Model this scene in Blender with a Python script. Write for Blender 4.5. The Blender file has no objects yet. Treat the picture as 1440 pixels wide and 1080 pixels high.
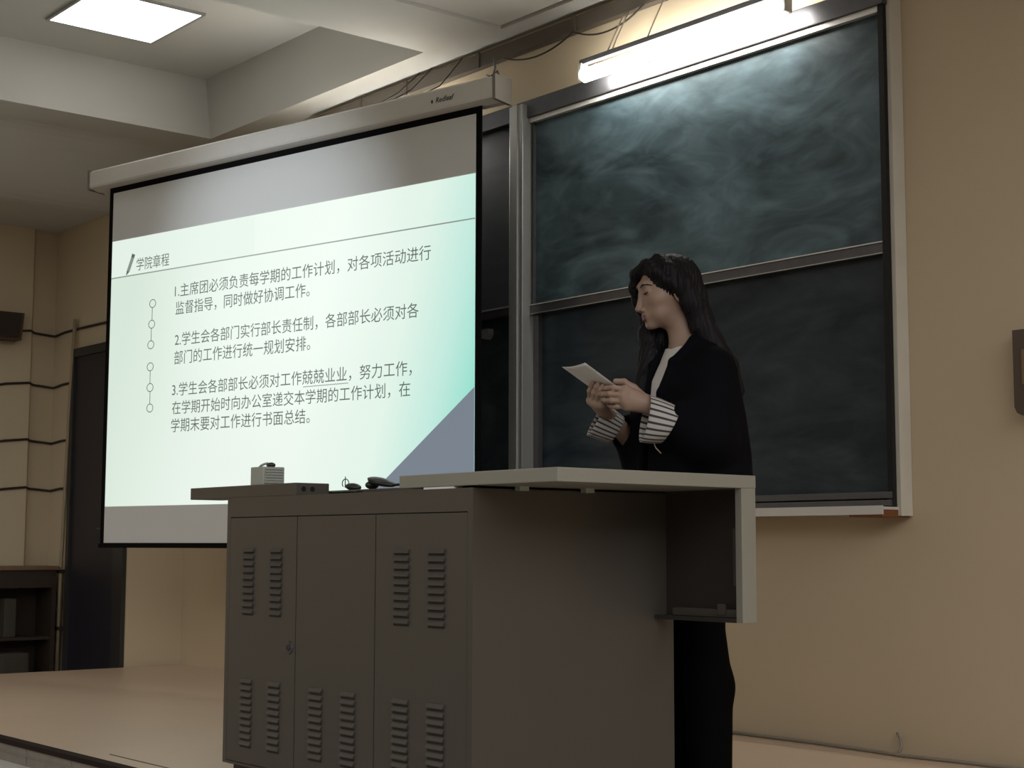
import bpy, bmesh, math, random
import numpy as np
from mathutils import Vector, Matrix
from mathutils.bvhtree import BVHTree
random.seed(4)
S = bpy.context.scene
COL = S.collection

# ------------------------------------------------------------------ camera
cam_d = bpy.data.cameras.new('camera')
cam = bpy.data.objects.new('camera', cam_d)
COL.objects.link(cam)
S.camera = cam
cam_d.sensor_fit = 'HORIZONTAL'
cam_d.sensor_width = 36.0
cam_d.lens = 36.0 * 2194.61 / 1440.0
cam_d.clip_start = 0.05
CZ = 0.75
PIT, YAW, ROL = math.radians(5.926), math.radians(50.4616), math.radians(0.1368)
fw = Vector((-math.sin(YAW) * math.cos(PIT), math.cos(YAW) * math.cos(PIT), math.sin(PIT)))
rt = Vector((math.cos(YAW), math.sin(YAW), 0))
up = rt.cross(fw)
r2 = math.cos(ROL) * rt + math.sin(ROL) * up
u2 = -math.sin(ROL) * rt + math.cos(ROL) * up
cam.matrix_world = Matrix(((r2.x, u2.x, -fw.x, 0), (r2.y, u2.y, -fw.y, 0), (r2.z, u2.z, -fw.z, CZ), (0, 0, 0, 1)))

# ------------------------------------------------------------------ world, exposure
TUBE_POWER = 36.0
PANEL_POWER = 2.8
PROJECTOR_POWER = 430.0
SLIDE_POWER = 0.93
WORLD_POWER = 1.45
S.view_settings.view_transform = 'Standard'
S.view_settings.look = 'None'
S.view_settings.gamma = 1
S.view_settings.exposure = 0.0
S.view_settings.use_curve_mapping = False
w = bpy.data.worlds.new('world')
S.world = w
w.use_nodes = True
bg = w.node_tree.nodes['Background']
bg.inputs[0].default_value = (1.0, 0.97, 0.93, 1)
bg.inputs[1].default_value = WORLD_POWER
# ambient fill standing in for hall light, strengthened from the right to lift side faces
wn = w.node_tree
wtc = wn.nodes.new('ShaderNodeTexCoord')
wsp = wn.nodes.new('ShaderNodeSeparateXYZ')
wn.links.new(wtc.outputs['Generated'], wsp.inputs[0])
wmr = wn.nodes.new('ShaderNodeMapRange')
wmr.inputs['From Min'].default_value = 0.1
wmr.inputs['From Max'].default_value = 0.95
wmr.inputs['To Min'].default_value = WORLD_POWER * 0.46
wmr.inputs['To Max'].default_value = WORLD_POWER * 2.3
wn.links.new(wsp.outputs['X'], wmr.inputs['Value'])
wn.links.new(wmr.outputs[0], bg.inputs[1])

# the hall's ceiling projector throws its beam at the screen
ld = bpy.data.lights.new('projector_beam', 'SPOT')
ld.energy = PROJECTOR_POWER
ld.color = (0.88, 0.95, 1.0)
ld.spot_size = math.radians(27)
ld.spot_blend = 1.0
ld.shadow_soft_size = 0.04
lo = bpy.data.objects.new('projector_beam', ld)
COL.objects.link(lo)
lo.location = (-5.6, -0.2, 2.75)
lo.rotation_euler = (Vector((-6.85, 4.06, 2.22)) - Vector(lo.location)).to_track_quat('-Z', 'Y').to_euler()

# ------------------------------------------------------------------ materials
MATS = {}
def srgb(r, g, b):
    def c(v):
        v /= 255.0
        return v / 12.92 if v <= 0.04045 else ((v + 0.055) / 1.055) ** 2.4
    return (c(r), c(g), c(b), 1)

def mat(name, col, rough=0.6, metal=0.0, var=0.0, scale=8.0, bump=0.0, bscale=60.0, spec=0.5, stretch=None, emit=None, estr=0.0):
    m = bpy.data.materials.new(name)
    m.use_nodes = True
    nt = m.node_tree
    b = nt.nodes['Principled BSDF']
    b.inputs['Base Color'].default_value = col
    b.inputs['Roughness'].default_value = rough
    b.inputs['Metallic'].default_value = metal
    b.inputs['Specular IOR Level'].default_value = spec
    tc = nt.nodes.new('ShaderNodeTexCoord')
    src = tc.outputs['Object']
    if stretch:
        mp = nt.nodes.new('ShaderNodeMapping')
        mp.inputs['Scale'].default_value = stretch
        nt.links.new(src, mp.inputs[0])
        src = mp.outputs[0]
    n = nt.nodes.new('ShaderNodeTexNoise')
    n.inputs['Scale'].default_value = scale
    n.inputs['Detail'].default_value = 5
    nt.links.new(src, n.inputs['Vector'])
    mx = nt.nodes.new('ShaderNodeMix')
    mx.data_type = 'RGBA'
    nt.links.new(n.outputs['Fac'], mx.inputs['Factor'])
    mx.inputs['A'].default_value = tuple(c * (1 - var) for c in col[:3]) + (1,)
    mx.inputs['B'].default_value = tuple(min(1, c * (1 + var)) for c in col[:3]) + (1,)
    nt.links.new(mx.outputs['Result'], b.inputs['Base Color'])
    if bump:
        n2 = nt.nodes.new('ShaderNodeTexNoise')
        n2.inputs['Scale'].default_value = bscale
        nt.links.new(src, n2.inputs['Vector'])
        bp = nt.nodes.new('ShaderNodeBump')
        bp.inputs['Strength'].default_value = bump
        bp.inputs['Distance'].default_value = 0.01
        nt.links.new(n2.outputs['Fac'], bp.inputs['Height'])
        nt.links.new(bp.outputs['Normal'], b.inputs['Normal'])
    if emit:
        b.inputs['Emission Color'].default_value = emit
        b.inputs['Emission Strength'].default_value = estr
    MATS[name] = m
    return m

def nodes_of(m):
    return m.node_tree, m.node_tree.nodes['Principled BSDF']

M = {}
M['wall'] = mat('painted_plaster', (0.52, 0.435, 0.31, 1), 0.75, var=0.05, scale=2.5, bump=0.05, bscale=40)
M['wall_top'] = mat('upper_plaster', (0.60, 0.52, 0.40, 1), 0.75, var=0.06, scale=3, bump=0.05)
M['ceil'] = mat('ceiling_white', (0.56, 0.56, 0.53, 1), 0.85, var=0.03, scale=2)
M['stage'] = mat('stage_terrazzo', (0.56, 0.43, 0.32, 1), 0.38, var=0.06, scale=3, bump=0.02)
M['floor'] = mat('hall_floor', (0.55, 0.55, 0.52, 1), 0.5, var=0.05, scale=5)
M['hall'] = mat('hall_terrazzo', (0.16, 0.145, 0.125, 1), 0.6, var=0.1, scale=5)
M['nosing'] = mat('stage_nosing', (0.018, 0.010, 0.008, 1), 0.8, var=0.2, spec=0.15)
M['facing'] = mat('stage_facing', (0.20, 0.18, 0.16, 1), 0.6, var=0.25, scale=14)
M['door'] = mat('door_paint', (0.018, 0.016, 0.024, 1), 0.45, var=0.15, scale=6)
M['door_frame'] = mat('door_frame_paint', (0.030, 0.029, 0.028, 1), 0.4, var=0.1)
M['alu'] = mat('aluminium', (0.42, 0.43, 0.42, 1), 0.38, 0.65, var=0.12, scale=30, stretch=(20, 20, 1))
M['alu_dark'] = mat('dark_aluminium', (0.09, 0.09, 0.10, 1), 0.38, 0.5, var=0.2, scale=20)
M['trim_pale'] = mat('pale_edge_trim', (0.58, 0.56, 0.50, 1), 0.5, 0.1, var=0.08)
M['tray'] = mat('tray_metal', (0.62, 0.62, 0.62, 1), 0.35, 0.3, var=0.1)
M['rust'] = mat('rust', (0.16, 0.055, 0.015, 1), 0.8, var=0.4, scale=60)
M['white_paint'] = mat('white_lacquer', (0.58, 0.57, 0.55, 1), 0.4, var=0.04)
M['cap'] = mat('housing_cap', (0.17, 0.16, 0.14, 1), 0.5, var=0.05)
M['black'] = mat('matte_black', (0.004, 0.004, 0.005, 1), 0.9, var=0.1, spec=0.1)
M['fabric'] = mat('screen_fabric', (0.62, 0.64, 0.65, 1), 0.9, var=0.02)
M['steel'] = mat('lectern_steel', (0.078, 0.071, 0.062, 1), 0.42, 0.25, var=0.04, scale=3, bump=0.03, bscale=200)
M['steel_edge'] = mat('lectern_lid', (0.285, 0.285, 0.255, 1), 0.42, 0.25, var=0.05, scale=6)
M['steel_dark'] = mat('dark_steel_and_shade', (0.030, 0.026, 0.023, 1), 0.55, 0.1, var=0.15, scale=8)  # dark steel; on the bay back its darkness stands in for shade
M['slot_shade'] = mat('vent_slot_shade', (0.028, 0.025, 0.022, 1), 0.8)
M['dark_gap'] = mat('shadow_gap', (0.006, 0.006, 0.006, 1), 0.9)
M['plastic_grey'] = mat('grey_plastic', (0.36, 0.39, 0.36, 1), 0.5, var=0.04)
M['plastic_dark'] = mat('dark_plastic', (0.022, 0.028, 0.025, 1), 0.35, var=0.1)
M['cable'] = mat('cable_black', (0.02, 0.016, 0.013, 1), 0.6, var=0.1)
M['cable_pale'] = mat('cable_grey', (0.25, 0.22, 0.18, 1), 0.6, var=0.1)
M['trunk'] = mat('trunking_wood', (0.085, 0.07, 0.055, 1), 0.6, var=0.15, scale=5)
M['wood'] = mat('old_brown_wood', (0.026, 0.016, 0.009, 1), 0.6, var=0.3, scale=4, stretch=(1, 8, 8))
M['wood_top'] = mat('worn_table_edge', (0.16, 0.10, 0.05, 1), 0.5, var=0.3, scale=8)
M['brown_box'] = mat('brown_speaker', (0.085, 0.048, 0.030, 1), 0.6, var=0.15, scale=10)
M['brown_plate'] = mat('brown_plate', (0.075, 0.052, 0.040, 1), 0.5, var=0.1, scale=10)
M['pipe'] = mat('pale_pipe', (0.30, 0.24, 0.16, 1), 0.5, var=0.05)
M['paper'] = mat('paper_white', (0.86, 0.87, 0.90, 1), 0.7, var=0.02)
M['paper_old'] = mat('faded_paper', (0.045, 0.040, 0.028, 1), 0.8, var=0.25, scale=12)
M['coat'] = mat('black_coat', (0.0042, 0.0042, 0.0062, 1), 0.9, var=0.1, bump=0.15, bscale=25, spec=0.06)
M['trousers'] = mat('black_trousers', (0.0025, 0.0025, 0.003, 1), 0.9, spec=0.05)
M['shirt'] = mat('white_shirt', (0.52, 0.51, 0.50, 1), 0.8, var=0.03, bump=0.1, bscale=50)
M['shoe'] = mat('black_shoe', (0.008, 0.007, 0.007, 1), 0.3)
M['hair'] = mat('black_hair', (0.0065, 0.006, 0.008, 1), 0.55, var=0.3, scale=30, bump=0.5, bscale=90, stretch=(1, 1, 0.12), spec=0.18)
M['brow'] = mat('brow_hair', (0.010, 0.008, 0.008, 1), 0.7)
M['seam'] = mat('ceiling_seam', (0.035, 0.034, 0.032, 1), 0.9)
M['line'] = mat('floor_joint', (0.06, 0.04, 0.025, 1), 0.7)
M['tube'] = mat('lamp_tube', (0.9, 0.9, 0.9, 1), 0.4, emit=(1.0, 0.96, 0.88, 1), estr=TUBE_POWER)
M['panel'] = mat('panel_diffuser', (0.9, 0.9, 0.9, 1), 0.4, emit=(1.0, 0.98, 0.95, 1), estr=PANEL_POWER)
M['print'] = mat('printed_mark', (0.02, 0.02, 0.035, 1), 0.5)
M['print_pale'] = mat('printed_small_mark', (0.22, 0.21, 0.21, 1), 0.5)

def stripes_mat():
    m = mat('striped_cotton', (0.62, 0.60, 0.57, 1), 0.8, var=0.02)
    nt, b = nodes_of(m)
    uv = nt.nodes.new('ShaderNodeUVMap')
    sp = nt.nodes.new('ShaderNodeSeparateXYZ')
    nt.links.new(uv.outputs[0], sp.inputs[0])
    mu = nt.nodes.new('ShaderNodeMath'); mu.operation = 'FRACT'
    nt.links.new(sp.outputs['Y'], mu.inputs[0])
    lt = nt.nodes.new('ShaderNodeMath'); lt.operation = 'LESS_THAN'
    lt.inputs[1].default_value = 0.36
    nt.links.new(mu.outputs[0], lt.inputs[0])
    mx = nt.nodes.new('ShaderNodeMix'); mx.data_type = 'RGBA'
    mx.inputs['A'].default_value = (0.47, 0.455, 0.44, 1)
    mx.inputs['B'].default_value = (0.035, 0.035, 0.05, 1)
    nt.links.new(lt.outputs[0], mx.inputs['Factor'])
    nt.links.new(mx.outputs['Result'], b.inputs['Base Color'])
    return m
M['stripes'] = stripes_mat()

def skin_mat():
    m = mat('skin', (0.30, 0.205, 0.16, 1), 0.5, var=0.04, scale=12)
    nt, b = nodes_of(m)
    base = b.inputs['Base Color'].links[0].from_socket
    at = nt.nodes.new('ShaderNodeAttribute'); at.attribute_name = 'lips'
    mx = nt.nodes.new('ShaderNodeMix'); mx.data_type = 'RGBA'
    nt.links.new(at.outputs['Fac'], mx.inputs['Factor'])
    nt.links.new(base, mx.inputs['A'])
    mx.inputs['B'].default_value = (0.19, 0.075, 0.08, 1)
    nt.links.new(mx.outputs['Result'], b.inputs['Base Color'])
    b.inputs['Subsurface Weight'].default_value = 0.08
    b.inputs['Subsurface Radius'].default_value = (0.01, 0.004, 0.002)
    return m
M['skin'] = skin_mat()

def board_mat(name, dark, chalk, amount, seed):
    m = mat(name, dark, 0.42, var=0.1, spec=0.22)
    nt, b = nodes_of(m)
    tc = nt.nodes.new('ShaderNodeTexCoord')
    mp = nt.nodes.new('ShaderNodeMapping')
    mp.inputs['Location'].default_value = (seed, 0, seed * 2)
    mp.inputs['Rotation'].default_value = (0, math.radians(28), 0)
    mp.inputs['Scale'].default_value = (0.9, 1, 2.3)
    nt.links.new(tc.outputs['Object'], mp.inputs[0])
    n1 = nt.nodes.new('ShaderNodeTexNoise')
    n1.inputs['Scale'].default_value = 1.6; n1.inputs['Detail'].default_value = 6
    n1.inputs['Distortion'].default_value = 1.6
    nt.links.new(mp.outputs[0], n1.inputs['Vector'])
    mp2 = nt.nodes.new('ShaderNodeMapping')
    mp2.inputs['Scale'].default_value = (1.0, 1, 2.6)
    mp2.inputs['Rotation'].default_value = (0, math.radians(-35), 0)
    nt.links.new(tc.outputs['Object'], mp2.inputs[0])
    n2 = nt.nodes.new('ShaderNodeTexNoise')
    n2.inputs['Scale'].default_value = 3.0; n2.inputs['Detail'].default_value = 6
    n2.inputs['Distortion'].default_value = 2.5
    nt.links.new(mp2.outputs[0], n2.inputs['Vector'])
    rp = nt.nodes.new('ShaderNodeValToRGB')
    rp.color_ramp.elements[0].position = 0.38
    rp.color_ramp.elements[1].position = 0.74
    nt.links.new(n1.outputs['Fac'], rp.inputs[0])
    rp2 = nt.nodes.new('ShaderNodeValToRGB')
    rp2.color_ramp.elements[0].position = 0.45
    rp2.color_ramp.elements[1].position = 0.75
    nt.links.new(n2.outputs['Fac'], rp2.inputs[0])
    ad = nt.nodes.new('ShaderNodeMath'); ad.operation = 'MULTIPLY_ADD'
    nt.links.new(rp2.outputs[0], ad.inputs[0]); ad.inputs[1].default_value = 0.35
    nt.links.new(rp.outputs[0], ad.inputs[2])
    ml = nt.nodes.new('ShaderNodeMath'); ml.operation = 'MULTIPLY'; ml.use_clamp = True
    nt.links.new(ad.outputs[0], ml.inputs[0]); ml.inputs[1].default_value = amount
    mx = nt.nodes.new('ShaderNodeMix'); mx.data_type = 'RGBA'
    nt.links.new(ml.outputs[0], mx.inputs['Factor'])
    mx.inputs['A'].default_value = dark
    mx.inputs['B'].default_value = chalk
    nt.links.new(mx.outputs['Result'], b.inputs['Base Color'])
    return m
M['board_up'] = board_mat('chalkboard_smeared', (0.025, 0.042, 0.051, 1), (0.120, 0.182, 0.212, 1), 0.78, 1.7)
M['board_low'] = board_mat('chalkboard_clean', (0.012, 0.021, 0.031, 1), (0.060, 0.080, 0.092, 1), 0.62, 5.1)
M['board_left'] = board_mat('chalkboard_wiped', (0.030, 0.036, 0.042, 1), (0.07, 0.08, 0.09, 1), 0.4, 8.3)

# ------------------------------------------------------------------ mesh helpers
class MB:
    def __init__(self):
        self.bm = bmesh.new()
    def box(self, x0, x1, y0, y1, z0, z1, bev=0.0):
        vs = [self.bm.verts.new(p) for p in ((x0, y0, z0), (x1, y0, z0), (x1, y1, z0), (x0, y1, z0), (x0, y0, z1), (x1, y0, z1), (x1, y1, z1), (x0, y1, z1))]
        fs = [self.bm.faces.new([vs[i] for i in f]) for f in ((0, 3, 2, 1), (4, 5, 6, 7), (0, 1, 5, 4), (1, 2, 6, 5), (2, 3, 7, 6), (3, 0, 4, 7))]
        if bev > 0:
            es = set(e for f in fs for e in f.edges)
            bmesh.ops.bevel(self.bm, geom=list(es), offset=bev, segments=2, profile=0.7, affect='EDGES')
        return self
    def prism(self, poly, axis, a, b):
        """poly: list of 2-tuples in the plane of the two other axes, extruded along axis from a to b"""
        def mk(p, t):
            if axis == 0: return (t, p[0], p[1])
            if axis == 1: return (p[0], t, p[1])
            return (p[0], p[1], t)
        A = [self.bm.verts.new(mk(p, a)) for p in poly]
        B = [self.bm.verts.new(mk(p, b)) for p in poly]
        n = len(poly)
        self.bm.faces.new(A); self.bm.faces.new(B[::-1])
        for i in range(n):
            self.bm.faces.new((A[i], B[i], B[(i + 1) % n], A[(i + 1) % n]))
        return self
    def tube(self, pts, r, seg=8, caps=True):
        pts = [Vector(p) for p in pts]
        rs = r if isinstance(r, (list, tuple)) else [r] * len(pts)
        rings = []
        prev = None
        for i, p in enumerate(pts):
            d = (pts[min(i + 1, len(pts) - 1)] - pts[max(i - 1, 0)]).normalized()
            if prev is None:
                a = Vector((0, 0, 1)) if abs(d.z) < 0.9 else Vector((1, 0, 0))
                n = d.cross(a).normalized()
            else:
                n = (prev - d * prev.dot(d)).normalized()
            prev = n
            b = d.cross(n)
            rings.append([self.bm.verts.new(p + (n * math.cos(2 * math.pi * k / seg) + b * math.sin(2 * math.pi * k / seg)) * rs[i]) for k in range(seg)])
        for A, B in zip(rings, rings[1:]):
            for k in range(seg):
                self.bm.faces.new((A[k], A[(k + 1) % seg], B[(k + 1) % seg], B[k]))
        if caps:
            self.bm.faces.new(rings[0][::-1]); self.bm.faces.new(rings[-1])
        return self
    def ellipsoid(self, c, r, seg=20, rings=12, rot=None):
        m = Matrix.Translation(c) @ (rot.to_4x4() if rot else Matrix()) @ Matrix.Diagonal((r[0], r[1], r[2], 1))
        bmesh.ops.create_uvsphere(self.bm, u_segments=seg, v_segments=rings, radius=1, matrix=m)
        return self
    def build(self, name, m, parent=None, smooth=False, loc=None):
        me = bpy.data.meshes.new(name)
        bmesh.ops.recalc_face_normals(self.bm, faces=self.bm.faces)
        self.bm.to_mesh(me); self.bm.free()
        return link(name, me, m, parent, smooth, loc)

def wpos(o):
    p = Vector((0, 0, 0))
    while o is not None:
        p += Vector(o.get('_o', (0, 0, 0))) if False else o.location
        o = o.parent
    return p

def link(name, me, m, parent=None, smooth=False, loc=None):
    """vertices come in the frame of the top-level thing's parent (world) unless the root carries rotation"""
    root = parent
    while root is not None and root.parent is not None:
        root = root.parent
    if root is None:
        if loc is None:                     # origin at the base of the mesh
            xs = np.empty(len(me.vertices) * 3); me.vertices.foreach_get('co', xs); xs = xs.reshape(-1, 3)
            loc = ((xs[:, 0].min() + xs[:, 0].max()) / 2, (xs[:, 1].min() + xs[:, 1].max()) / 2, xs[:, 2].min())
        me.transform(Matrix.Translation(-Vector(loc)))
    elif not root.get('local_frame'):
        me.transform(Matrix.Translation(-root.location))
    o = bpy.data.objects.new(name, me)
    COL.objects.link(o)
    if root is None:
        o.location = loc
    else:
        o.parent = parent
    if m: me.materials.append(m)
    if smooth:
        me.polygons.foreach_set('use_smooth', [True] * len(me.polygons))
    return o

def thing(name, label, cat, loc, rotz=0.0, group=None, local=False):
    o = bpy.data.objects.new(name, None)
    COL.objects.link(o)
    o.empty_display_size = 0.1
    o.location = loc
    o.rotation_euler = (0, 0, rotz)
    tag(o, label, cat, group)
    if local: o['local_frame'] = 1
    return o

def tag(o, label, cat, group=None):
    o['label'] = label; o['category'] = cat
    if group: o['group'] = group
    return o

def struct(o):
    o['kind'] = 'structure'
    return o

def text_mesh(body, x0, x1, z0, z1, name, m, parent, y=-0.003, slope=0.0, shear=0.0, bold=0.0):
    """letters fitted to a rectangle of the parent's local x-z plane"""
    cu = bpy.data.curves.new(name, 'FONT')
    cu.body = body
    cu.shear = shear
    cu.offset = bold
    cu.resolution_u = 3
    ob = bpy.data.objects.new(name, cu)
    COL.objects.link(ob)
    dg = bpy.context.evaluated_depsgraph_get()
    dg.update()
    me = bpy.data.meshes.new_from_object(ob.evaluated_get(dg))
    bpy.data.objects.remove(ob)
    co = np.empty(len(me.vertices) * 3); me.vertices.foreach_get('co', co); co = co.reshape(-1, 3)
    mn, mx = co.min(0), co.max(0)
    out = np.zeros_like(co)
    tx = (co[:, 0] - mn[0]) / (mx[0] - mn[0])
    out[:, 0] = x0 + tx * (x1 - x0)
    out[:, 2] = z0 + (co[:, 1] - mn[1]) / (mx[1] - mn[1]) * (z1 - z0) + slope * tx
    out[:, 1] = y
    me.vertices.foreach_set('co', out.ravel())
    me.materials.clear()
    return link(name, me, m, parent)

# ------------------------------------------------------------------ the room
WY = 4.76           # plane of the front wall
LX = -10.28         # plane of the left wall
FZ = -0.20          # hall floor, the stage is z = 0
struct(MB().box(-10.6, 7.2, -6.5, WY + 0.2, FZ - 0.1, FZ).build('floor', M['hall']))
st = MB().box(-9.03, 7.0, 2.425, WY + 0.05, FZ, 0.0)
stage = struct(st.build('stage_floor', M['stage']))
ns = struct(MB().box(-9.03, 7.0, 2.405, 2.45, -0.016, 0.002).build('trim_1', M['nosing']))
fc = MB().box(-9.03, 7.0, 2.412, 2.425, -0.082, -0.016)
for k in range(30):
    x = -9.0 + k * 0.4
    fc.box(x, x + 0.006, 2.409, 2.412, -0.082, -0.016)
fc.box(-9.03, 7.0, 2.408, 2.412, -0.046, -0.041)
struct(fc.build('trim_2', M['facing']))
struct(MB().box(-9.03, 7.0, 2.0, 2.425, FZ, -0.082).build('step_tread', M['floor']))
struct(MB().box(-5.335, -4.2, 2.528, 2.534, 0.0, 0.0015).build('trim_3', M['line']))

# walls
struct(MB().box(-9.1, 7.2, WY, WY + 0.2, FZ, 3.6).build('wall_front', M['wall']))
struct(MB().box(LX - 0.3, -9.064, 4.38, WY + 0.2, FZ, 3.3).build('wall_corner', M['wall']))
lw = MB().box(LX - 0.3, LX, 4.10, 4.4, FZ, 3.3)
lw.prism([(LX - 0.3, 4.221), (LX, 4.221), (LX + 0.055, 4.19), (LX + 0.055, 4.0), (LX, -6.5), (LX - 0.3, -6.5)], 2, FZ, 3.3)
struct(lw.build('wall_left', M['wall']))

struct(MB().box(-10.6, 7.2, -6.7, -6.5, FZ, 3.7).build('wall_back_unseen', M['wall']))  # unseen wall, added to cut the world light coming from behind

struct(MB().box(7.0, 7.2, -6.5, WY, FZ, 3.7).build('wall_right_unseen', M['wall']))  # unseen wall, added to block low world light from the right

# coffered ceiling: beams, recesses, and the soffit that drops towards the left wall
zb, zc = 3.235, 3.60
ce = MB()
ce.prism([(4.545, zb), (WY + 0.1, zb), (WY + 0.1, 3.75), (4.50, 3.75), (4.50, zc)], 0, -8.42, -6.215)              # beam along the front wall
ce.box(-6.215, -5.69, 0.5, WY + 0.1, zb, 3.75)               # cross beam
ce.box(-5.69, -0.6, 4.622, WY + 0.1, zb, 3.75)
ce.box(-5.665, -0.6, 0.5, 4.60, zb + 0.008, 3.75)               # flush infill panel beside a dark shadow gap
ce.box(-8.42, -6.215, 0.5, 2.35, zb, 3.75)
ce.prism([(-8.42, 2.3), (-8.42, 4.6), (-6.2, 4.6), (-6.2, 2.3)], 2, zc, 3.75)
prof = [(-8.42, 3.75), (-8.42, zb)]
for k in range(13):
    t = k / 12.0
    sm = t * t * (3 - 2 * t)
    prof.append((-8.75 - 0.75 * t, zb + (2.912 - zb) * sm))
prof += [(LX - 0.3, 2.912), (LX - 0.3, 3.75)]
ce.prism(prof, 1, 0.5, WY + 0.1)
struct(ce.build('ceiling', M['ceil']))
sm_ = MB().box(-5.69, -5.665, 0.5, 4.622, zb + 0.03, zb + 0.05).box(-5.69, -0.6, 4.60, 4.622, zb + 0.03, zb + 0.05)
struct(sm_.build('ceiling_joint', M['seam']))

# door in the corner block
d = MB().box(-9.87, -9.21, 4.362, 4.379, FZ, 2.00)
dr = struct(d.build('door_1', M['door']))
f = MB().box(-9.915, -9.87, 4.345, 4.379, FZ, 2.057).box(-9.87, -9.21, 4.345, 4.379, 2.00, 2.057)
f.box(-9.21, -9.075, 4.350, 4.379, FZ, 2.057)
f.build('door_frame', M['door_frame'], dr)
h = MB().tube([(-9.28, 4.362, 0.85), (-9.28, 4.32, 0.85), (-9.37, 4.32, 0.85)], 0.01)
h.build('door_handle', M['alu_dark'], dr)

# coffer light and its twin lamps along the hall
def panel_light(x, y, z, label):
    t = thing('ceiling_light', label, 'ceiling light', (x, y, z - 0.014))
    MB().box(x - 0.30, x + 0.30, y - 0.30, y + 0.30, z - 0.012, z - 0.001).build('diffuser', M['panel'], t)
    fr = MB()
    for a, b, c, e in ((-0.315, 0.315, -0.315, -0.30), (-0.315, 0.315, 0.30, 0.315), (-0.315, -0.30, -0.30, 0.30), (0.30, 0.315, -0.30, 0.30)):
        fr.box(x + a, x + b, y + c, y + e, z - 0.014, z - 0.0005)
    fr.build('frame', M['alu'], t)
    return t
panel_light(-7.655, 3.60, zc, 'square white glowing ceiling panel in the recess above the screen')

# ------------------------------------------------------------------ blackboard
bt = thing('blackboard', 'large dark green sliding chalkboard in grey frame on the front wall', 'blackboard', (-5.55, 4.70, 0.862))
XR_, XL_ = -3.49, -7.66
o = MB().box(-5.535, XR_ - 0.02, 4.695, 4.715, 1.862, 2.748).build('upper_board_panel', M['board_up'], bt); o['label'] = 'chalk-smeared upper right panel'
o = MB().box(-5.535, XR_ - 0.02, 4.725, 4.745, 0.945, 1.85).build('lower_board_panel', M['board_low'], bt); o['label'] = 'cleaner lower right panel'
o = MB().box(XL_, -5.635, 4.695, 4.715, 1.875, 2.79).build('upper_board_panel', M['board_left'], bt); o['label'] = 'upper left panel'
o = MB().box(XL_, -5.635, 4.725, 4.745, 0.945, 1.86).build('lower_board_panel', M['board_low'], bt); o['label'] = 'lower left panel'
tr = MB().box(XL_, XR_ + 0.01, 4.66, 4.755, 2.772, 2.856, 0.004)
tr.build('top_rail', M['alu_dark'], bt)
MB().box(-5.535, XR_ - 0.02, 4.672, 4.70, 2.748, 2.771).box(XL_, -5.635, 4.672, 4.70, 2.79, 2.806 - 0.035 + 0.035).build('top_channel', M['tray'], bt)
mr = MB()
mr.box(-5.535, XR_ - 0.02, 4.682, 4.72, 1.832, 1.872, 0.003)
mrr = mr.build('middle_rail', M['alu_dark'], bt)
MB().box(-5.535, XR_ - 0.02, 4.674, 4.684, 1.872, 1.876).build('rail_highlight', M['tray'], mrr)  # pale strip added as a highlight line along the rail edge
MB().box(-5.535, XR_ - 0.02, 4.674, 4.684, 1.830, 1.833).build('rail_highlight', M['alu'], mrr)
ml = MB()
ml.box(XL_, -5.635, 4.682, 4.72, 1.848, 1.886, 0.003)
mlr = ml.build('middle_rail', M['alu_dark'], bt)
MB().box(XL_, -5.635, 4.674, 4.684, 1.882, 1.889).build('rail_highlight', M['alu'], mlr)  # highlight line on the left rail, likewise a pale strip
MB().box(-5.635, -5.538, 4.63, 4.755, 0.90, 2.836, 0.006).box(-5.605, -5.568, 4.622, 4.63, 0.90, 2.836).build('centre_post', M['alu'], bt)
sf = MB().box(-5.537, -5.50, 4.70, 4.724, 0.945, 1.83).box(-5.52, -5.512, 4.682, 4.695, 1.876, 2.748)
sf.build('panel_edge', M['alu_dark'], bt)
MB().box(XR_ - 0.02, XR_ + 0.004, 4.67, 4.757, 0.90, 2.856).build('side_stile', M['dark_gap'], bt)
MB().box(XR_ + 0.004, XR_ + 0.022, 4.69, 4.758, 0.862, 3.1).build('side_trim', M['trim_pale'], bt)
br = MB().box(XL_, XR_, 4.668, 4.755, 0.925, 0.950, 0.003).box(XL_, XR_, 4.66, 4.755, 0.898, 0.920, 0.003)
br.build('bottom_rail', M['alu_dark'], bt)
ty = MB().box(XL_, XR_ + 0.01, 4.60, 4.757, 0.884, 0.894).box(XL_, XR_ + 0.01, 4.594, 4.602, 0.866, 0.898)
ty.build('chalk_tray', M['tray'], bt)
MB().box(-3.63, XR_ + 0.008, 4.597, 4.757, 0.858, 0.883).build('tray_bracket', M['rust'], bt)
hd = MB().prism([(-5.925, 1.80), (-5.925, 1.775), (-5.915, 1.757), (-5.895, 1.75), (-5.875, 1.757), (-5.865, 1.775), (-5.865, 1.80)], 1, 4.69, 4.724)
hd.build('panel_handle', M['alu'], bt)

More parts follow.
